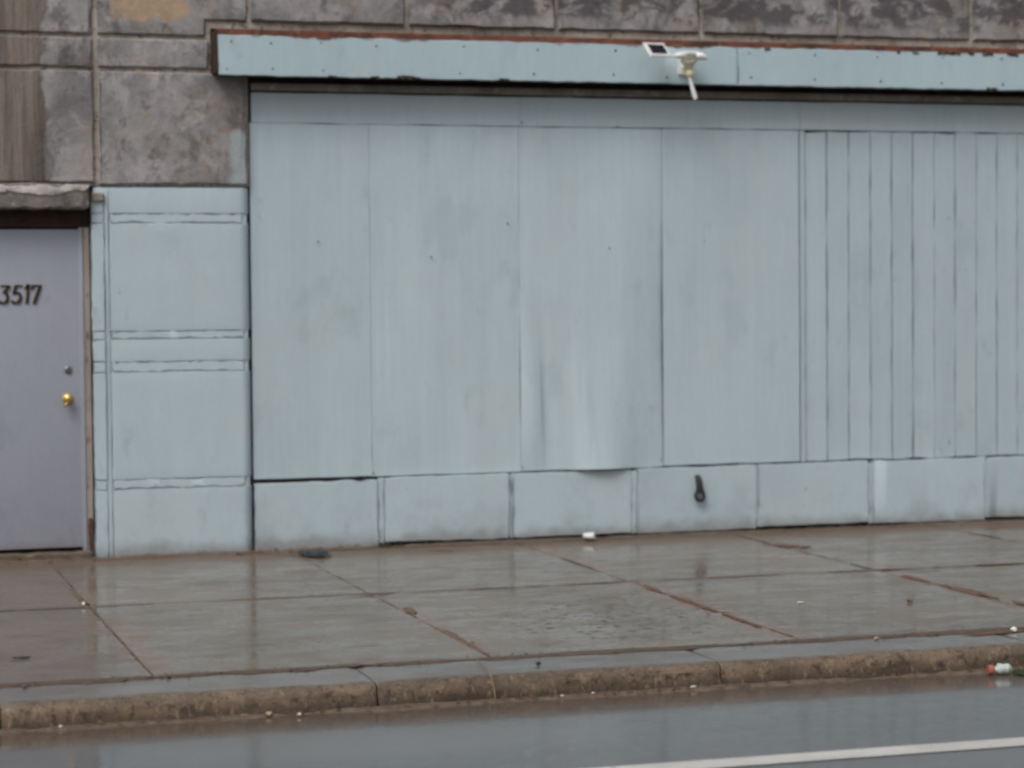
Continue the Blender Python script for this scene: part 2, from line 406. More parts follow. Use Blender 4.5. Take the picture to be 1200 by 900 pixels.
def warped(name, x0, x1, z0, z1, fn, thick, mat, parent, nx=30, nz=50, ragged=.002):
    """A thin sheet facing the street whose face follows y = fn(u, v)."""
    bm = bmesh.new(); F, B = [], []
    for j in range(nz + 1):
        rf, rb = [], []
        for i in range(nx + 1):
            u, v = i / nx, j / nz; x = x0 + (x1 - x0) * u; z = z0 + (z1 - z0) * v
            if i in (0, nx): x += ragged * mnoise.noise((z * 6, x0 * 3, i))
            if j in (0, nz): z += ragged * 1.5 * mnoise.noise((x * 6, z0 * 3, j))
            y = fn(u, v); rf.append(bm.verts.new((x, y, z))); rb.append(bm.verts.new((x, y + thick, z)))
        F.append(rf); B.append(rb)
    for j in range(nz):
        for i in range(nx):
            bm.faces.new((F[j][i], F[j][i + 1], F[j + 1][i + 1], F[j + 1][i]))
    ring = lambda R: [R[0][i] for i in range(nx)] + [R[j][nx] for j in range(nz)] + [R[nz][i] for i in range(nx, 0, -1)] + [R[j][0] for j in range(nz, 0, -1)]
    a, b = ring(F), ring(B)
    for i in range(len(a)): bm.faces.new((a[i], b[i], b[(i + 1) % len(a)], a[(i + 1) % len(a)]))
    for f in bm.faces: f.smooth = len(f.verts) == 4 and abs(f.normal.y) > .3 if f.normal.length else False
    bm.normal_update()
    for f in bm.faces: f.smooth = abs(f.normal.y) > .6
    return from_bm(name, bm, mat, parent)
def tube(bm, pts, r, seg=8, caps=True):
    rings = []
    for i, p in enumerate(pts):
        p = Vector(p); d = (Vector(pts[min(i + 1, len(pts) - 1)]) - Vector(pts[max(i - 1, 0)])).normalized()
        a = d.orthogonal().normalized(); b = d.cross(a)
        if i and rings:
            pa = rings[-1][1]; a = (pa - d * pa.dot(d)).normalized(); b = d.cross(a)
        rr = r[i] if isinstance(r, (list, tuple)) else r
        rings.append(([bm.verts.new(p + (a * math.cos(t) + b * math.sin(t)) * rr) for t in [2 * math.pi * k / seg for k in range(seg)]], a))
    for (A, _), (B, _) in zip(rings, rings[1:]):
        for k in range(seg): bm.faces.new((A[k], A[(k + 1) % seg], B[(k + 1) % seg], B[k]))
    if caps:
        bm.faces.new(rings[0][0][::-1]); bm.faces.new(rings[-1][0])
def ball(bm, c, r, sub=2, sc=(1, 1, 1), nz=0.0, seed=0):
    res = bmesh.ops.create_icosphere(bm, subdivisions=sub, radius=1.0)
    for v in res['verts']:
        k = 1 + nz * mnoise.noise((v.co.x * 1.7 + seed, v.co.y * 1.7, v.co.z * 1.7 + seed))
        v.co = Vector((c[0] + v.co.x * r * sc[0] * k, c[1] + v.co.y * r * sc[1] * k, c[2] + v.co.z * r * sc[2] * k))

# ------------------------------------------------------------------ ground, road, sidewalk, kerb
bm = bmesh.new(); add_box(bm, -250, 250, -250, 250, -1.2, -.30)
tag(from_bm('ground', bm, M['earth'], center=False), kind='structure')
# road sheet with a fall towards the gutter
bm = bmesh.new()
RX = [-120] + [-6 + i * .5 for i in range(41)] + [120]
RY = [-5.20, -5.45, -5.8, -6.5, -8, -12, -16, -22]
RZ = [-.112, -.108, -.104, -.103, -.10, -.07, -.06, -.08]
g = [[bm.verts.new((x, y, z + .004 * mnoise.noise((x * .9, y * .9, 3)) * (1 if -6.3 < y else .0))) for x in RX] for y, z in zip(RY, RZ)]
for a, b in zip(g, g[1:]):
    for i in range(len(RX) - 1): bm.faces.new((a[i], b[i], b[i + 1], a[i + 1]))
for f in bm.faces: f.smooth = True
road = tag(from_bm('road', bm, M['asphalt'], center=False), kind='structure')
bm = bmesh.new(); gr = []
for i in range(401):
    x = -60 + i * .3
    w0 = .004 * mnoise.noise((x * 3, 0, 0)); w1 = .004 * mnoise.noise((x * 3, 5, 0))
    gr.append((bm.verts.new((x, -6.825 + w0, -.0990)), bm.verts.new((x, -6.975 + w1, -.0985))))
for a, b in zip(gr, gr[1:]): bm.faces.new((a[0], a[1], b[1], b[0]))
from_bm('road_line', bm, M['line'], road)

bm = bmesh.new(); add_box(bm, -40, 40, -4.84, 12, -.28, -.008)
sidewalk = tag(from_bm('sidewalk', bm, M['silt'], center=False), kind='structure')
XJ = [1.415 + 1.555 * i for i in range(-5, 10)]
for i in range(len(XJ) - 1):
    for (y0, y1) in ((-2.355, .30), (-4.795, -2.366)):
        jit = lambda: random.uniform(-.006, .006)
        slab_face('paving_slab', rect(XJ[i] + .0015, XJ[i + 1] - .0015, y0, y1), random.uniform(-.003, .003) - .001, -.10, M['slab'], sidewalk,
                  bevel=.0035, wob=.005, step=.08, plane='XY', tilt=random.uniform(-.0012, .0012), freq=5)
def silt_run(name, p0, p1, w, parent, mat, wave=.5, gaps=.25, h=.008, step=.035, z=.001):
    """Low, broken ridge of wet silt or leaves lying along a joint."""
    _seed[0] += 1; s = _seed[0] * 3.77
    p0, p1 = Vector(p0), Vector(p1); L = (p1 - p0).length; d = (p1 - p0) / L; nn = Vector((-d.y, d.x))
    bm = bmesh.new(); prev = None
    for i in range(int(L / step) + 1):
        t = i * step; q = p0 + d * t
        k = .5 + .9 * mnoise.noise((t * 2.2, s, 0)) + wave * mnoise.noise((t * 9, s, 2))
        k = k - gaps
        if k <= .04: prev = None; continue
        ww = w * min(k, 1.3); off = w * .35 * mnoise.noise((t * 5, s, 7))
        row = [bm.verts.new((*(q + nn * (off + ww * a)), z + hh * h * min(1, k * 1.6))) for a, hh in
               ((-1, 0), (-.5, .8 + .3 * mnoise.noise((t * 20, s, 1))), (.1, 1 + .4 * mnoise.noise((t * 24, s, 3))), (.6, .7), (1.05, 0))]
        if prev:
            for a in range(4): bm.faces.new((prev[a], prev[a + 1], row[a + 1], row[a]))
        prev = row
    for f in bm.faces: f.smooth = True
    return tag(from_bm(name, bm, mat, parent), kind='stuff')
silt_run('joint_silt', (-6, -4.812), (15, -4.812), .055, sidewalk, M['dark_silt'], gaps=-.15, h=.008)
silt_run('joint_silt', (-6, -2.36), (15, -2.36), .030, sidewalk, M['silt'], gaps=.12, h=.005)
for i, x in enumerate(XJ):
    silt_run('joint_silt', (x, -4.76), (x, -.1), .011, sidewalk, M['silt'], gaps=.34 if i % 2 else .22, h=.004)
for p0, p1, w in (((6.10, -2.72), (6.16, -4.6), .050), ((3.01, -3.06), (2.98, -3.36), .055), ((2.985, -3.9), (2.98, -4.7), .030), ((6.03, -.80), (6.20, -1.10), .07),
                  ((5.2, -4.93), (6.4, -4.83), .05), ((4.52, -2.6), (4.50, -4.7), .03), ((1.39, -1.6), (1.40, -2.3), .03), ((3.86, -.32), (3.98, -.46), .03),
                  ((1.70, -.16), (2.25, -.10), .07), ((2.62, -.15), (2.80, -.07), .05)):
    silt_run('leaf_litter', p0, p1, w, sidewalk, M['leaf'], gaps=.12, h=.010, step=.018, z=.002)
# ragged bank of dirt and leaf crumbs along the foot of the wall
silt_run('wall_foot_silt', (-3, -.045), (11, -.045), .065, sidewalk, M['silt'], gaps=-.2, h=.012, step=.025, z=.0)
bm = bmesh.new()
for k in range(1500):
    zone = random.random()
    if zone < .55: x, y = random.uniform(.3, 9.5), -abs(random.gauss(.10, .10))
    elif zone < .80: x, y = random.uniform(-1, 8), -4.81 + random.gauss(0, .035)
    else:
        x = random.choice(XJ) + random.gauss(0, .03); y = random.uniform(-4.7, -.3)
    sz = random.uniform(.004, .014); a = random.uniform(0, 6.28); zz = .004 + (.014 if zone < .55 and y > -.12 else 0)
    c, s = math.cos(a) * sz, math.sin(a) * sz
    vv = [bm.verts.new((x + px * c - py * s, y + px * s + py * c, zz + random.uniform(0, .006))) for px, py in ((-1.4, 0), (0, -.6), (1.4, 0), (0, .6))]
    bm.faces.new(vv)
tag(from_bm('leaf_crumbs', bm, M['leaf'], sidewalk), kind='stuff')

bm = bmesh.new(); add_box(bm, -40, 40, -5.20, -4.86, -.28, -.06)
kerb = tag(from_bm('kerb', bm, M['gap'], center=False), kind='structure')
KX = [2.315 + 1.60 * i for i in range(-5, 8)]
def kerb_stone(x0, x1):
    _seed[0] += 1; s = _seed[0] * 5.1
    prof = [(-4.828, -.16), (-4.828, -.006), (-4.834, .0)] + [(-4.90 - i * .09, -.001 * i) for i in range(1, 4)]
    for t in range(7):
        a = math.pi / 2 * t / 6
        prof.append((-5.195 - .065 * math.sin(a), -.070 + .066 * math.cos(a)))
    prof += [(-5.268, -.10), (-5.275, -.16)]
    bm = bmesh.new(); rows = []
    nx = int((x1 - x0) / .04)
    for i in range(nx + 1):
        x = x0 + (x1 - x0) * i / nx
        e = min(i, nx - i)
        row = []
        for (y, z) in prof:
            fr = 1 if y < -5.15 else .25
            d = .011 * mnoise.noise((x * 4, z * 20, s)) + .007 * mnoise.noise((x * 15, z * 40, s + 3))
            ch = .012 * (1 + mnoise.noise((z * 30, s, 2))) if e == 0 and y < -5.1 else 0
            row.append(bm.verts.new((x, y + d * fr + ch, z + .5 * d * fr - (.006 if e == 0 and z > -.02 else 0))))
        rows.append(row)
    for a, b in zip(rows, rows[1:]):
        for j in range(len(prof) - 1): bm.faces.new((a[j], a[j + 1], b[j + 1], b[j]))
    bm.faces.new(rows[0]); bm.faces.new(rows[-1][::-1])
    for f in bm.faces: f.smooth = len(f.verts) == 4
    return from_bm('kerb_stone', bm, M['kerb'], kerb)
for a, b in zip(KX, KX[1:]): kerb_stone(a + .004, b - .004)
# silt caught in the gutter under the kerb
_s = silt_run('gutter_silt', (-6, -5.30), (15, -5.30), .06, road, M['silt'], gaps=-.15, h=.014, z=-.111)
bm = bmesh.new()
for k in range(500):
    x, y = random.uniform(-.5, 7.5), -5.29 - abs(random.gauss(0, .07)); sz = random.uniform(.004, .012); a = random.uniform(0, 6.28)
    c, s = math.cos(a) * sz, math.sin(a) * sz
    bm.faces.new([bm.verts.new((x + px * c - py * s, y + px * s + py * c, -.096 + random.uniform(0, .006))) for px, py in ((-1.4, 0), (0, -.6), (1.4, 0), (0, .6))])
tag(from_bm('gutter_crumbs', bm, M['leaf'], road), kind='stuff')

# ------------------------------------------------------------------ the building
B = tag(empty('storefront_building', (3.0, 0, 0)), 'pale blue painted storefront with boarded front, grey stone courses above and a lavender door', 'building')
TOP = 5.6
box('masonry_core', (-3.0, 11.9, .30, 9.0, -.2, TOP - .03), M['gap'], B)
box('roof', (-3.05, 11.95, .2, 9.05, TOP, TOP + .10), M['roof'], B)
# --- stone facade: a mortar bed with blocks standing proud of it
bm = bmesh.new()
add_box(bm, -3.0, 2.505, -.012, .30, 2.385, TOP); add_box(bm, 2.505, 2.745, -.012, .30, 2.385, 3.115)
add_box(bm, 2.505, 11.9, -.012, .30, 3.405, TOP)
facade = from_bm('stone_facade', bm, M['mortar'], B)
SV = [-2.43, -1.385, -.34, .715, 1.762, 2.755, 3.81, 4.855, 5.90, 6.94, 7.97, 9.01, 10.05, 11.1, 11.9]
def stone(poly, y=-.040):
    slab_face('stone_block', poly, y + random.uniform(-.006, .006), .05, M['stone'], facade, bevel=.010, wob=.006, step=.03)
g = .013
for z0, z1 in ((3.44, 4.12), (4.16, 4.84), (4.88, 5.58)):
    for a, b in zip(SV, SV[1:]):
        if z0 < 3.5 and b < 2.8:
            if b > 2.6: stone([(a + g, 3.350), (2.475, 3.350), (2.475, 3.452), (b - g, 3.452), (b - g, z1), (a + g, z1)])
            else: stone(rect(a + g, b - g, 3.350, z1))
        else: stone(rect(a + g, b - g, z0 + (.014 if z0 < 3.5 else 0), z1))
for a, b in zip(SV[:5], SV[1:6]):
    if b > 2.6: stone(rect(a + g, 2.492, 3.138, 3.327), -.034); stone(rect(a + g + .004, 2.736, 2.395, 3.116))
    else: stone(rect(a + g, b - g, 3.138, 3.327), -.034); stone(rect(a + g, b - g, 2.405, 3.116))
# --- painted stone pier between the door and the boarded front
JZ = [(-.06, .436), (.503, 1.190), (1.262, 1.402), (1.458, 2.146), (2.212, 2.372)]
def pier(x0, x1, strip=True):
    p = box('pier', (x0 + .012, x1 - .012, -.022, .30, -.1, 2.385), M['pier'], B, .035)
    xa, xb = x0 + .115, x1
    for k, (z0, z1) in enumerate(JZ):
        # main block: its right-hand corner is rounded
        slab = bmesh.new(); N = 26; rows = []
        prof = [(xa, .03), (xa, -.030), (xa + .005, -.036)] + [(xa + (xb - .07 - xa) * i / 8, -.036 - .0015 * math.sin(i * 1.3 + k)) for i in range(1, 9)]
        for t in range(1, 8):
            a = math.pi / 2 * t / 7; prof.append((xb - .07 + .07 * math.sin(a), .034 - .07 * math.cos(a)))
        prof.append((xb, .20))
        m = len(prof)
        nz = max(3, int((z1 - z0) / .03))
        for j in range(nz + 1):
            z = z0 + (z1 - z0) * j / nz; row = []
            for (x, y) in prof:
                e = 1 if j in (0, nz) else 0
                wz = (.008 * mnoise.noise((x * 9, k * 3, j)) + .005 * mnoise.noise((x * 30, k, j))) * e
                wx = .004 * mnoise.noise((z * 14, x0 + k, 1)) if x < xa + .01 else 0
                row.append(slab.verts.new((x + wx, y + .0015 * mnoise.noise((x * 6, z * 6, k)) + .0015 * e * (y < .0), z + wz)))
            rows.append(row)
        for a, b in zip(rows, rows[1:]):
            for i in range(m - 1): slab.faces.new((a[i], a[i + 1], b[i + 1], b[i]))
        slab.faces.new(rows[0]); slab.faces.new(rows[-1][::-1])
        for f in slab.faces: f.smooth = len(f.verts) == 4
        from_bm('pier_block', slab, M['pier'], p)
        slab_face('pier_block', rect(x0, x0 + .080, z0, min(z1, 2.33)), -.034, .05, M['pier'], p, bevel=.002, wob=.005, step=.025)
    # painted mortar: lumpy strips that do not quite fill the joints
    zs = [(JZ[i][1], JZ[i + 1][0]) for i in range(4)]
    for z0, z1 in zs:
        slab_face('mortar_strip', rect(x0 + .118, x1 - .052, z0 + .004, z1 - .004), -.0345, .05, M['pier'], p, bevel=.002, wob=.010, step=.015, freq=17)
        slab_face('mortar_strip', rect(x0 + .004, x0 + .076, z0 + .003, z1 - .003), -.0325, .05, M['pier'], p, bevel=.002, wob=.004, step=.02)
    slab_face('mortar_strip', rect(x0 + .083, x0 + .112, -.05, 2.36), -.0325, .05, M['pier'], p, bevel=.002, wob=.004, step=.02)
    return p
pier(1.722, 2.746)
pier(10.9, 11.9)
box('pier', (-3.0, .69, -.03, .30, -.1, 2.385), M['pier'], B, .01)

# --- door bay
lin = slab_face('lintel', [(-.3, 2.232), (1.70, 2.232), (1.715, 2.25), (1.715, 2.395), (-.3, 2.395)], -.115, .10, M['lintel'], B, bevel=.012, wob=.010, step=.025)
slab_face('limewash', [(-.295, 2.325), (.6, 2.335), (1.2, 2.33), (1.45, 2.318), (1.62, 2.335), (1.706, 2.345), (1.706, 2.388), (-.295, 2.388)], -.124, -.10, M['lintel_skin'], lin, bevel=.004, wob=.016, step=.02, freq=14)
slab_face('lintel_end', rect(1.718, 1.812, 2.283, 2.345), -.06, .05, M['mortar'], lin, bevel=.01, wob=.008, step=.02)
fr = box('door_frame', (.70, 1.715, .05, .12, 2.122, 2.235), M['dark_rust'], B, .006)
def jamb(x, sgn):
    bm = bmesh.new(); add_box(bm, x - .017, x + .017, .012, .12, .0, 2.122); 
    from_bm('jamb', bm, M['jamb'], fr)
    box('jamb_stop', (x - sgn * .033 - .013, x - sgn * .033 + .013, .040, .12, .0, 2.122), M['door'], fr, .003)
jamb(1.695, 1); jamb(.715, -1)
slab_face('rust_patch', rect(1.680, 1.710, -.01, .26), .007, .02, M['rust'], fr, bevel=.002, wob=.006, step=.02, freq=16)
slab_face('door_sill', rect(.70, 1.70, -.05, .048), -.02, .12, M['silt'], B, bevel=.012, wob=.008, step=.03)
door = box('door', (.74, 1.652, .052, .10, .070, 2.110), M['door'], B, .004)
def lathe(bm, axis_o, prof, seg=20):                       # turned about a line along -Y
    rings = [[bm.verts.new((axis_o[0] + r * math.cos(2 * math.pi * k / seg), axis_o[1] - d, axis_o[2] + r * math.sin(2 * math.pi * k / seg))) for k in range(seg)] for d, r in prof]
    for a, b in zip(rings, rings[1:]):
        for k in range(seg): bm.faces.new((a[k], a[(k + 1) % seg], b[(k + 1) % seg], b[k]))
    bm.faces.new(rings[-1]); bm.faces.new(rings[0][::-1])
    for f in bm.faces: f.smooth = True
bm = bmesh.new(); lathe(bm, (1.566, .052, 1.025), [(0, .036), (.006, .036), (.010, .026), (.013, .013), (.03, .012), (.036, .024), (.046, .031), (.058, .029), (.066, .018), (.068, .004)])
from_bm('door_knob', bm, M['brass'], door)
bm = bmesh.new(); lathe(bm, (1.571, .052, 1.212), [(0, .024), (.010, .024), (.014, .019), (.016, .010), (.012, .006)])
from_bm('deadbolt', bm, M['steel'], door)
bm = bmesh.new(); tube(bm, [(1.556, -.010, 1.002), (1.545, -.012, .985), (1.535, -.008, .972)], [.010, .009, .006])
from_bm('hanging_key', bm, M['brass'], door, smooth=True)
def digit(name, strokes, x0, z0, w, h, yf):
    """House number drawn with a slanted broad nib: bold downstrokes, thin crossings."""
    for (mat, grow, yy, dx) in ((M['digit_edge'], .0025, yf, -.0025), (M['digit'], 0, yf - .004, .001)):
        bm = bmesh.new(); nib = Vector((.0092 + grow * .5, .0034 + grow * .5))
        for st in strokes:
            P = []
            for i in range(len(st) - 1):
                for t in (0, .25, .5, .75): P.append(Vector(st[i]).lerp(Vector(st[i + 1]), t))
            P.append(Vector(st[-1]))
            P = [Vector((x0 + dx + p.x * w + p.y * h * .10, z0 + p.y * h)) for p in P]
            for a, b in zip(P, P[1:]):
                q = [a - nib, a + nib, b + nib, b - nib]
                f0 = [bm.verts.new((v.x, yy, v.y)) for v in q]; f1 = [bm.verts.new((v.x, yy + .004, v.y)) for v in q]
                e = Vector((nib.x, -nib.y * 1.4))
                bm.faces.new(f0)
                for i in range(4): bm.faces.new((f0[i], f0[(i + 1) % 4], f1[(i + 1) % 4], f1[i]))
                q = [a - e, a + e, b + e, b - e]
                f0 = [bm.verts.new((v.x, yy - .0006, v.y)) for v in q]; bm.faces.new(f0)
        if mat is M['digit']: o = from_bm('digit_' + name, bm, mat, door)
        else: from_bm('digit_backing', bm, mat, door)
arc = lambda cx, cy, rx, ry, a0, a1, n=8: [(cx + rx * math.cos(math.radians(a0 + (a1 - a0) * i / n)), cy + ry * math.sin(math.radians(a0 + (a1 - a0) * i / n))) for i in range(n + 1)]
ZD, HD, YD = 1.640, .118, .047
digit('three', [[(.05, .95), (.95, .95), (.42, .58)], arc(.40, .29, .52, .29, 80, -150)], 1.149, ZD, .050, HD, YD)
digit('five', [[(.95, .96), (.25, .95), (.12, .55)], arc(.42, .30, .52, .30, 128, -150)], 1.226, ZD, .052, HD, YD)
digit('one', [[(.0, .78), (.55, 1.0), (.55, .02)]], 1.303, ZD, .026, HD, YD)
digit('seven', [[(.0, .78), (.06, .96), (1.0, .96), (.42, .0)]], 1.342, ZD, .050, HD, YD)

# --- boarded shop front
front = box('boarded_front', (2.70, 10.95, .055, .30, -.1, 3.115), M['old_paint'], B)
NM = lambda u, v, s, a=.004: a * (mnoise.noise((u * 2.2, v * 3.1, s)) + .5 * mnoise.noise((u * 5, v * 6, s + 3)))
def gs(t, c, w): return math.exp(-((t - c) / w) ** 2)
def p1(u, v): return .016 + NM(u, v, 1.5)
def p2(u, v): return .014 + NM(u, v, 2.5, .006) + .005 * u * gs(v, .4, .4)
def p3(u, v):
    y = .016 + NM(u, v, 3.5, .003)
    y -= .075 * gs(u, .56, .22) * math.exp(-v / .22)                         # bellied out at the bottom edge
    y -= .020 * gs(u + .10 * (v - .2), .07, .08) * gs(v, .20, .20)                            # blister by the left edge, sharp on its right
    q = u + .08 * (v - .2)                                                   # a pinched fold: slow rise, sharp drop
    y -= .009 * max(0, (q - .02) / .115 if q < .135 else 1 - (q - .135) / .022) * gs(v, .19, .13) if .02 < q < .157 else 0
    y -= .006 * max(0, (q - .30) / .09 if q < .39 else 1 - (q - .39) / .03) * gs(v, .23, .12) if .30 < q < .42 else 0
    y += .006 * gs(u + .12 * (v - .2), .18, .05) * gs(v, .22, .17)
    y -= .011 * gs(u + .10 * (v - .2), .44, .05) * gs(v, .20, .18)
    y += .030 * max(0, (u - .72) / .28) ** 1.5 * gs(v, .35, .5)              # tucked behind its neighbour on the right
    return y
def p4(u, v): return .004 + NM(u, v, 4.5, .003)
PX = [(2.758, 3.5545), (3.557, 4.590), (4.5925, 5.626), (5.6235, 6.641)]
PZ = [(.472, 2.802), (.468, 2.801), (.472, 2.800), (.480, 2.800)]
for (x0, x1), (z0, z1), fn, mt, nx in zip(PX, PZ, (p1, p2, p3, p4), M['panel'], (20, 24, 130, 24)):
    warped('plywood_panel', x0, x1, z0, z1, fn, .012, mt, front, nx=nx, nz=60)
warped('post_strip', 6.653, 6.690, .475, 2.800, lambda u, v: .010, .03, M['plank'], front, nx=2, nz=30)
x = 6.698
k = 0
while x < 10.6:
    w = .1665 + random.uniform(-.002, .002); y = .016 + random.uniform(-.003, .003); s = random.uniform(0, 50); tl = random.uniform(-.003, .003)
    gp = random.choice((.006, .0075, .009, .007))
    warped('plank', x, x + w - gp, .478 + random.uniform(-.003, .003), 2.795 + random.uniform(-.004, .004),
           lambda u, v, y=y, s=s, tl=tl: y + tl * (u - .5) + .002 * mnoise.noise((v * 5, s, 0)) , .02, M['plank'], front, nx=10, nz=60, ragged=.0065)
    x += w + random.uniform(-.0008, .0008); k += 1
for x0, x1 in ((2.772, 4.602), (4.606, 6.652), (6.656, 10.85)):
    warped('header_board', x0, x1, 2.806, 3.000, lambda u, v: .012 + NM(u * 2, v, x0, .002), .02, M['header'], front, nx=24, nz=6, ragged=.003)
box('shutter_rail', (2.765, 10.9, -.030, .06, 3.012, 3.058), M['rail'], front, .004)
box('shutter_rail', (2.765, 10.9, .022, .06, 3.066, 3.090), M['soffit'], front, .002)
# nail heads, a few split out of the ply
bm = bmesh.new()
def nail(x, z, y=.010, r=.005):
    lathe(bm, (x, y + .004, z), [(0, r), (.006, r), (.008, r * .6)], 8)
for (x, z) in ((3.205, 2.03), (3.975, 1.925), (5.235, 1.98), (5.93, 2.03), (4.51, 2.15), (6.2, 2.62), (6.42, 2.75), (5.6, .52), (4.60, .50), (3.56, .49), (6.64, .50), (4.615, 2.83), (5.30, 2.81), (5.625, 2.80)):
    nail(x, z, .008)
tag(from_bm('nail_heads', bm, M['iron'], front), kind='stuff')

# --- plinth of painted blocks under the boards
plinth = box('plinth', (2.765, 10.9, -.001, .055, .040, .440), M['plinth'], B)
PJ = [2.759, 3.612, 4.514, 5.400, 6.312, 7.184, 8.096, 8.99, 9.89, 10.85]
gapw = [0, .024, .016, .022, .005, .020, .006, .016, .012, 0]
for i in range(len(PJ) - 1):
    zb = [-.03, .026, .020, .016, .030, .020, .030, .03, .03][i]
    zt = [.449, .462, .464, .468, .470, .470, .470, .47, .47][i]
    slab_face('plinth_block', [(PJ[i] + gapw[i], zb), (PJ[i + 1] - gapw[i + 1], zb + random.uniform(-.012, .004)), (PJ[i + 1] - gapw[i + 1], zt), (PJ[i] + gapw[i], zt - .004)],
              -.012 + random.uniform(-.004, .004), .05, M['plinth'], plinth, bevel=.003, wob=.006, step=.03)
    if gapw[i] > .01:
        slab_face('mortar_strip', rect(PJ[i] - gapw[i] + .004, PJ[i] + gapw[i] - .004, .02, .455), -.009, .05, M['plinth'], plinth, bevel=.004, wob=.006, step=.02, freq=12)
# black iron eye hanging from the plinth face
bm = bmesh.new()
tube(bm, [(5.858, .0, .392), (5.858, -.035, .394), (5.859, -.048, .375), (5.862, -.050, .33), (5.866, -.050, .300)], [.017, .019, .022, .024, .026], 10)
ring = [(5.866 + .031 * math.cos(t), -.048 + .006 * math.sin(t), .268 + .034 * math.sin(t)) for t in [2 * math.pi * k / 16 for k in range(17)]]
tube(bm, ring, .0125, 8)
from_bm('iron_eye', bm, M['iron'], B, smooth=True)

# --- fascia: rusted steel box with painted boards on its face
fascia = box('fascia', (2.510, 11.0, -.166, .28, 3.104, 3.380), M['dark_rust'], B, .004)
box('rust_flashing', (2.530, 11.0, -.176, -.09, 3.340, 3.388), M['rust'], fascia, .004)
for x0, x1 in ((2.528, 6.105), (6.107, 11.0)):
    slab_face('fascia_board', rect(x0, x1, 3.088, 3.349), -.190, -.164, M['fascia'], fascia, bevel=.004, wob=.005, step=.03)
box('soffit', (2.54, 11.0, -.158, .0, 3.096, 3.1035), M['soffit'], fascia)
bm = bmesh.new(); lathe(bm, (0, 0, 0), [(0, .008), (.003, .008), (.006, .0065), (.007, .002)], 8)
M['bolt'] = rough_mat('painted_bolt', (.10, .11, .115), (.06, .06, .06), None, 30)
me = None
for i, xb in enumerate([2.60, 2.86, 3.20, 3.55, 4.14, 4.66, 5.20, 5.58, 6.20, 6.68, 7.16, 7.64, 8.12, 8.60, 9.08, 9.56, 10.04, 10.52]):
    for j, zz in enumerate((3.298, 3.132)):
        if j and i in (3,): continue
        if me is None:
            b0 = from_bm('bolt', bm, M['bolt'], fascia, center=False); me = b0.data; o = b0
        else:
            o = b0.copy(); COL.objects.link(o); o.parent = fascia
        o.location = Vector((xb + random.uniform(-.02, .02), -.188, zz + .006 + random.uniform(-.008, .008))) - parent_loc(fascia)
        s = random.uniform(.7, 1.15); o.scale = (s, 1, s)
# flakes gone from the lower edge of the fascia
for xb, w in ((3.24, .06), (3.52, .07), (3.70, .12), (3.80, .06), (4.40, .07), (8.0, .09)):
    slab_face('bare_patch', rect(xb, xb + w, 3.086, 3.094 + w * .14), -.1925, -.17, M['soffit'], fascia, bevel=.001, wob=.006, step=.008, freq=40)
for xb, w in ((7.30, .03), (7.42, .06), (7.62, .18), (7.86, .05), (7.97, .09), (8.16, .10), (6.3, .05)):
    slab_face('bare_patch', rect(xb, xb + w, 3.325, 3.351), -.1925, -.17, M['dark_rust'], fascia, bevel=.001, wob=.009, step=.008, freq=40)

# ------------------------------------------------------------------ solar security lamp on the fascia
L = tag(empty('security_lamp', (5.70, -.255, 3.25)), 'white solar security lamp with tilted panel and two heads on the blue fascia', 'lamp')
def quadbox(name, cx, cz, w, h, d, y, mat, shear=0.0, tilt=0.0, bev=.005):
    bm = bmesh.new(); add_box(bm, -w / 2, w / 2, -d / 2, d / 2, -h / 2, h / 2)
    bmesh.ops.bevel(bm, geom=bm.edges[:], offset=bev, segments=2, affect='EDGES')
    for v in bm.verts: v.co.x -= shear * v.co.z
    R_ = Matrix.Rotation(tilt, 3, 'X')
    for v in bm.verts: v.co = R_ @ v.co + Vector((cx, y, cz))
    return bm
# panel: tilted back so that it faces up and out, turned a little
def sp(w, h, d, y0):
    bm = bmesh.new(); add_box(bm, -w / 2, w / 2, y0 - d / 2, y0 + d / 2, -h / 2, h / 2)
    bmesh.ops.bevel(bm, geom=bm.edges[:], offset=.004, segments=2, affect='EDGES')
    ax = Vector((.176, .083, .009)).normalized(); az = Vector((-.033, .06, .0906)).normalized(); ay = az.cross(ax).normalized(); az = ax.cross(ay)
    Rm = Matrix.Translation((5.43, -.42, 3.291)) @ Matrix((ax, ay, az)).transposed().to_4x4()
    bmesh.ops.transform(bm, matrix=Rm, verts=bm.verts[:]); return bm
pf = from_bm('panel_frame', sp(.196, .120, .016, 0), M['white_plastic'], L)
from_bm('solar_cell', sp(.146, .078, .004, -.009), M['solar'], pf)
bm = bmesh.new(); tube(bm, [(5.500, -.39, 3.280), (5.57, -.375, 3.270), (5.65, -.375, 3.272)], .009)
from_bm('panel_arm', bm, M['white_plastic'], L, smooth=True)
# housing with a grey lens between two lamp heads
hb = bmesh.new()
o = from_bm('housing', quadbox('', 5.735, 3.272, .135, .060, .07, -.37, M['white_plastic'], tilt=math.radians(18), bev=.012), M['white_plastic'], L)
from_bm('lens', quadbox('', 5.733, 3.264, .082, .044, .02, -.402, M['grey_plastic'], tilt=math.radians(18), bev=.006), M['grey_plastic'], o)
for sx, cx, rr in ((-1, 5.650, .036), (1, 5.800, .040)):
    bm = bmesh.new(); ball(bm, (cx, -.395, 3.272), rr, 3, (1.15 if sx < 0 else 1.25, .9, .62))
    for v in bm.verts:
        if sx > 0 and v.co.x > cx: v.co.z -= (v.co.x - cx) * .35; 
    from_bm('lamp_head', bm, M['white_plastic'], L, smooth=True)
bm = bmesh.new()
tube(bm, [(5.722, -.37, 3.245), (5.725, -.365, 3.225), (5.728, -.36, 3.200), (5.730, -.355, 3.180)], [.060, .048, .026, .020], 14)
from_bm('neck', bm, M['old_plastic'], L, smooth=True)
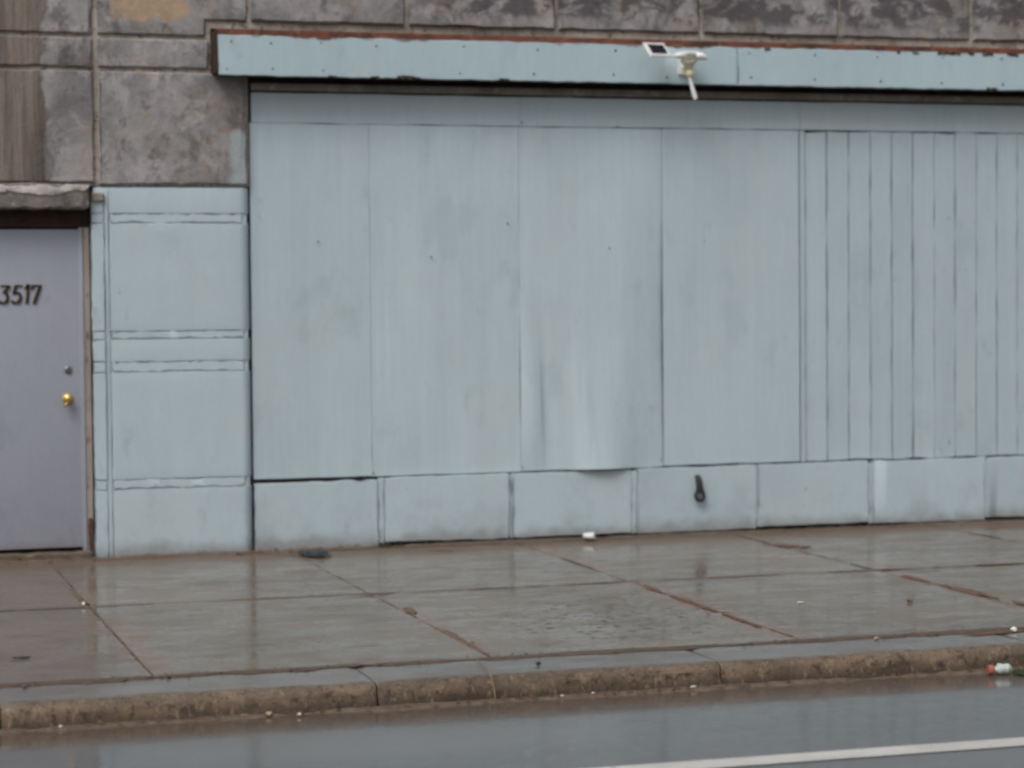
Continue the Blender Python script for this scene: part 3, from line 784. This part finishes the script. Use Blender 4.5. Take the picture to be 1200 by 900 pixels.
bm = bmesh.new(); ball(bm, (5.735, -.355, 3.158), .032, 3); from_bm('motion_sensor', bm, M['old_plastic'], L, smooth=True)
bm = bmesh.new(); tube(bm, [(5.730, -.36, 3.13), (5.745, -.36, 3.08), (5.766, -.36, 3.010), (5.774, -.36, 2.985)], [.010, .012, .017, .014], 10)
from_bm('sensor_stem', bm, M['white_plastic'], L, smooth=True)
bm = bmesh.new(); add_box(bm, 5.69, 5.78, -.268, -.250, 3.16, 3.28); add_box(bm, 5.715, 5.755, -.36, -.266, 3.205, 3.235)
from_bm('wall_bracket', bm, M['white_plastic'], L)

for ch in L.children:
    if ch is not pf: ch.location += Vector((-.045, 0, -.012))
    ch.location += Vector((.022, .06, .006))
# ------------------------------------------------------------------ litter
def lump(name, loc, r, sc, mat, label, cat, nz=.35, sub=2, group=None, rz=0):
    r *= .72
    group = group or {'paper_scrap': 'white paper scraps on the sidewalk', 'tan_chip': 'tan wood chips', 'dark_pebble': 'dark pebbles by the kerb', 'pink_chip': 'pinkish chips in the gutter', 'white_fleck': 'small white flecks in the gutter'}.get(name)
    bm = bmesh.new(); ball(bm, (0, 0, 0), r, sub, sc, nz, seed=loc[0] * 3.1)
    zmin = min(v.co.z for v in bm.verts)
    for v in bm.verts: v.co.z -= zmin
    if rz: bmesh.ops.rotate(bm, verts=bm.verts[:], cent=(0, 0, 0), matrix=Matrix.Rotation(rz, 3, 'Z'))
    o = from_bm(name, bm, mat, center=False, smooth=False); o.location = loc
    return tag(o, label, cat, group)
# crushed white cup at the foot of the wall
bm = bmesh.new(); rings = []
for i, (h, r) in enumerate(((0, .030), (.03, .034), (.06, .038), (.085, .042), (.088, .044), (.084, .038), (.02, .030))):
    rings.append([bm.verts.new((h - .04, r * math.cos(t) * (1 + .12 * mnoise.noise((h * 30, t, 1))), r * .72 * math.sin(t) + .006 * mnoise.noise((t * 2, h * 40, 0)))) for t in [2 * math.pi * k / 18 for k in range(18)]])
for a, b in zip(rings, rings[1:]):
    for k in range(18): bm.faces.new((a[k], a[(k + 1) % 18], b[(k + 1) % 18], b[k]))
bm.faces.new(rings[0][::-1]); bm.faces.new(rings[-1])
for v in bm.verts: v.co.z += .03
o = from_bm('crushed_cup', bm, M['paper'], center=False, smooth=True); o.location = (5.00, -.20, .010); o.rotation_euler = (0, 0, -.5); o.scale = (.85, .85, .85)
tag(o, 'crushed white paper cup lying at the foot of the blue plinth', 'cup')
def rag(name, loc, w, d, h, mat, label, cat, seed, rz=0):
    bm = bmesh.new(); n = 9; G_ = []
    for j in range(n + 1):
        row = []
        for i in range(n + 1):
            u, v = i / n * 2 - 1, j / n * 2 - 1
            rr = 1 + .25 * mnoise.noise((u * 2 + seed, v * 2, 0))
            z = h * (.45 + .55 * mnoise.noise((u * 2.1 + seed, v * 2.1, 4))) * (1 - .65 * max(abs(u), abs(v)) ** 2)
            row.append(bm.verts.new((u * w * rr * (1 - .25 * v * v), v * d * rr * (1 - .25 * u * u), max(.002, z))))
        G_.append(row)
    for a, b in zip(G_, G_[1:]):
        for i in range(n): bm.faces.new((a[i], a[i + 1], b[i + 1], b[i]))
    res = bmesh.ops.solidify(bm, geom=bm.faces[:], thickness=.003)
    for f in bm.faces: f.smooth = True
    o = from_bm(name, bm, mat, center=False); o.location = loc; o.rotation_euler = (0, 0, rz)
    return tag(o, label, cat)
rag('foil_scrap', (5.035, -.12, .012), .055, .035, .05, M['navy'], 'small navy foil scrap tucked behind the white cup', 'litter', 3.2)
rag('flattened_bag', (3.075, -.36, .006), .095, .17, .055, M['black_rubber'], 'flattened wet black plastic bag near the wall beside the dark pier gap', 'bag', 8.1, .1)
# bottle in the gutter: red cap, pale body, dark green leaf of label
Bt = tag(empty('crushed_bottle', (5.22, -5.42, -.108)), 'crushed pale mint plastic bottle with red cap lying in the gutter', 'bottle')
bm = bmesh.new(); tube(bm, [(5.168, -5.415, -.082), (5.19, -5.418, -.082), (5.196, -5.419, -.083)], [.023, .024, .020], 12); from_bm('cap', bm, M['red_plastic'], Bt)
bm = bmesh.new()
tube(bm, [(5.192, -5.419, -.084), (5.208, -5.421, -.083), (5.222, -5.423, -.079), (5.245, -5.427, -.078), (5.262, -5.43, -.080), (5.278, -5.433, -.082)], [.012, .015, .025, .022, .026, .013], 12)
for v in bm.verts: v.co += Vector((0, 0, .006)) * mnoise.noise(v.co * 60)
from_bm('body', bm, M['mint_plastic'], Bt, smooth=True)
rag('leaf_scrap', (5.325, -5.45, -.104), .040, .05, .035, M['green_leaf'], 'dark green scrap in the gutter just past the crushed bottle', 'litter', 5.5)
lump('paper_scrap', (1.383, -2.34, .006), .016, (1, 1, .9), M['paper'], 'white paper scrap on the slab joint below the lavender door', 'litter')
lump('paper_scrap', (5.052, -3.569, .001), .018, (1.5, 1, .35), M['paper'], 'flat white paper scrap alone in the middle of a slab', 'litter')
lump('paper_scrap', (5.59, -4.90, .002), .022, (1.1, 1, .8), M['paper'], 'white paper scrap among brown leaves at the back of the kerb', 'litter')
lump('tan_chip', (4.855, -4.90, .002), .015, (1.2, 1, .6), M['tan_chip'], 'tan wood chip on the kerb joint near the paper scraps', 'chip')
lump('dead_leaf', (5.611, -3.742, .001), .022, (1.1, 1.2, .7), M['leaf'], 'curled dead brown leaf alone on a wet slab at right', 'leaf', .6)
lump('dark_pebble', (3.105, -5.06, -.001), .016, (1.1, 1, .8), M['pebble'], 'dark pebble on the kerb top near the straw stalk', 'pebble')
lump('dark_pebble', (.844, -4.90, .001), .015, (1.2, 1, .7), M['pebble'], 'dark pebble on the kerb joint at far left', 'pebble')
lump('dark_pebble', (1.47, -4.86, .001), .014, (1, 1, .8), M['pebble'], 'dark pebble on the kerb joint below the stained crack', 'pebble')
lump('wet_twig', (.904, -4.066, .001), .020, (3.2, .8, .4), M['pebble'], 'short dark wet twig on the slab at far left', 'twig', .5)
lump('tan_chip', (1.722, -5.30, -.107), .013, (1.9, 1, .7), M['tan_chip'], 'long tan wood chip in the gutter, left of its pair', 'chip')
lump('tan_chip', (1.826, -5.32, -.107), .017, (1.4, 1, .8), M['tan_chip'], 'plump tan wood chip in the gutter, right of its pair', 'chip')
lump('pink_chip', (1.945, -5.37, -.107), .014, (1, 1, .8), M['pink_chip'], 'pinkish white chip in the gutter beside the tan wood chips', 'chip')
lump('pink_chip', (.955, -5.31, -.107), .012, (1.1, 1, .8), M['pink_chip'], 'lone pinkish chip in the gutter at far left', 'chip')
lump('white_fleck', (3.135, -5.31, -.107), .010, (1.6, .8, .8), M['paper'], 'small white fleck in the gutter, left of its pair', 'litter')
lump('white_fleck', (3.285, -5.30, -.107), .011, (1.3, .8, .9), M['paper'], 'small white fleck in the gutter, right of its pair', 'litter')
lump('white_fleck', (3.755, -5.31, -.107), .013, (1.5, .8, .9), M['paper'], 'small white fleck in the gutter by the kerb crack', 'litter')
bm = bmesh.new(); tube(bm, [(2.868, -4.86, .014), (2.86, -4.98, .010), (2.846, -5.12, .008), (2.832, -5.235, -.010), (2.826, -5.30, -.055), (2.82, -5.34, -.100)], [.002, .0025, .003, .003, .003, .002], 6)
tag(from_bm('straw_stalk', bm, M['straw'], smooth=True), 'dry straw stalk hanging over the kerb into the gutter', 'straw')
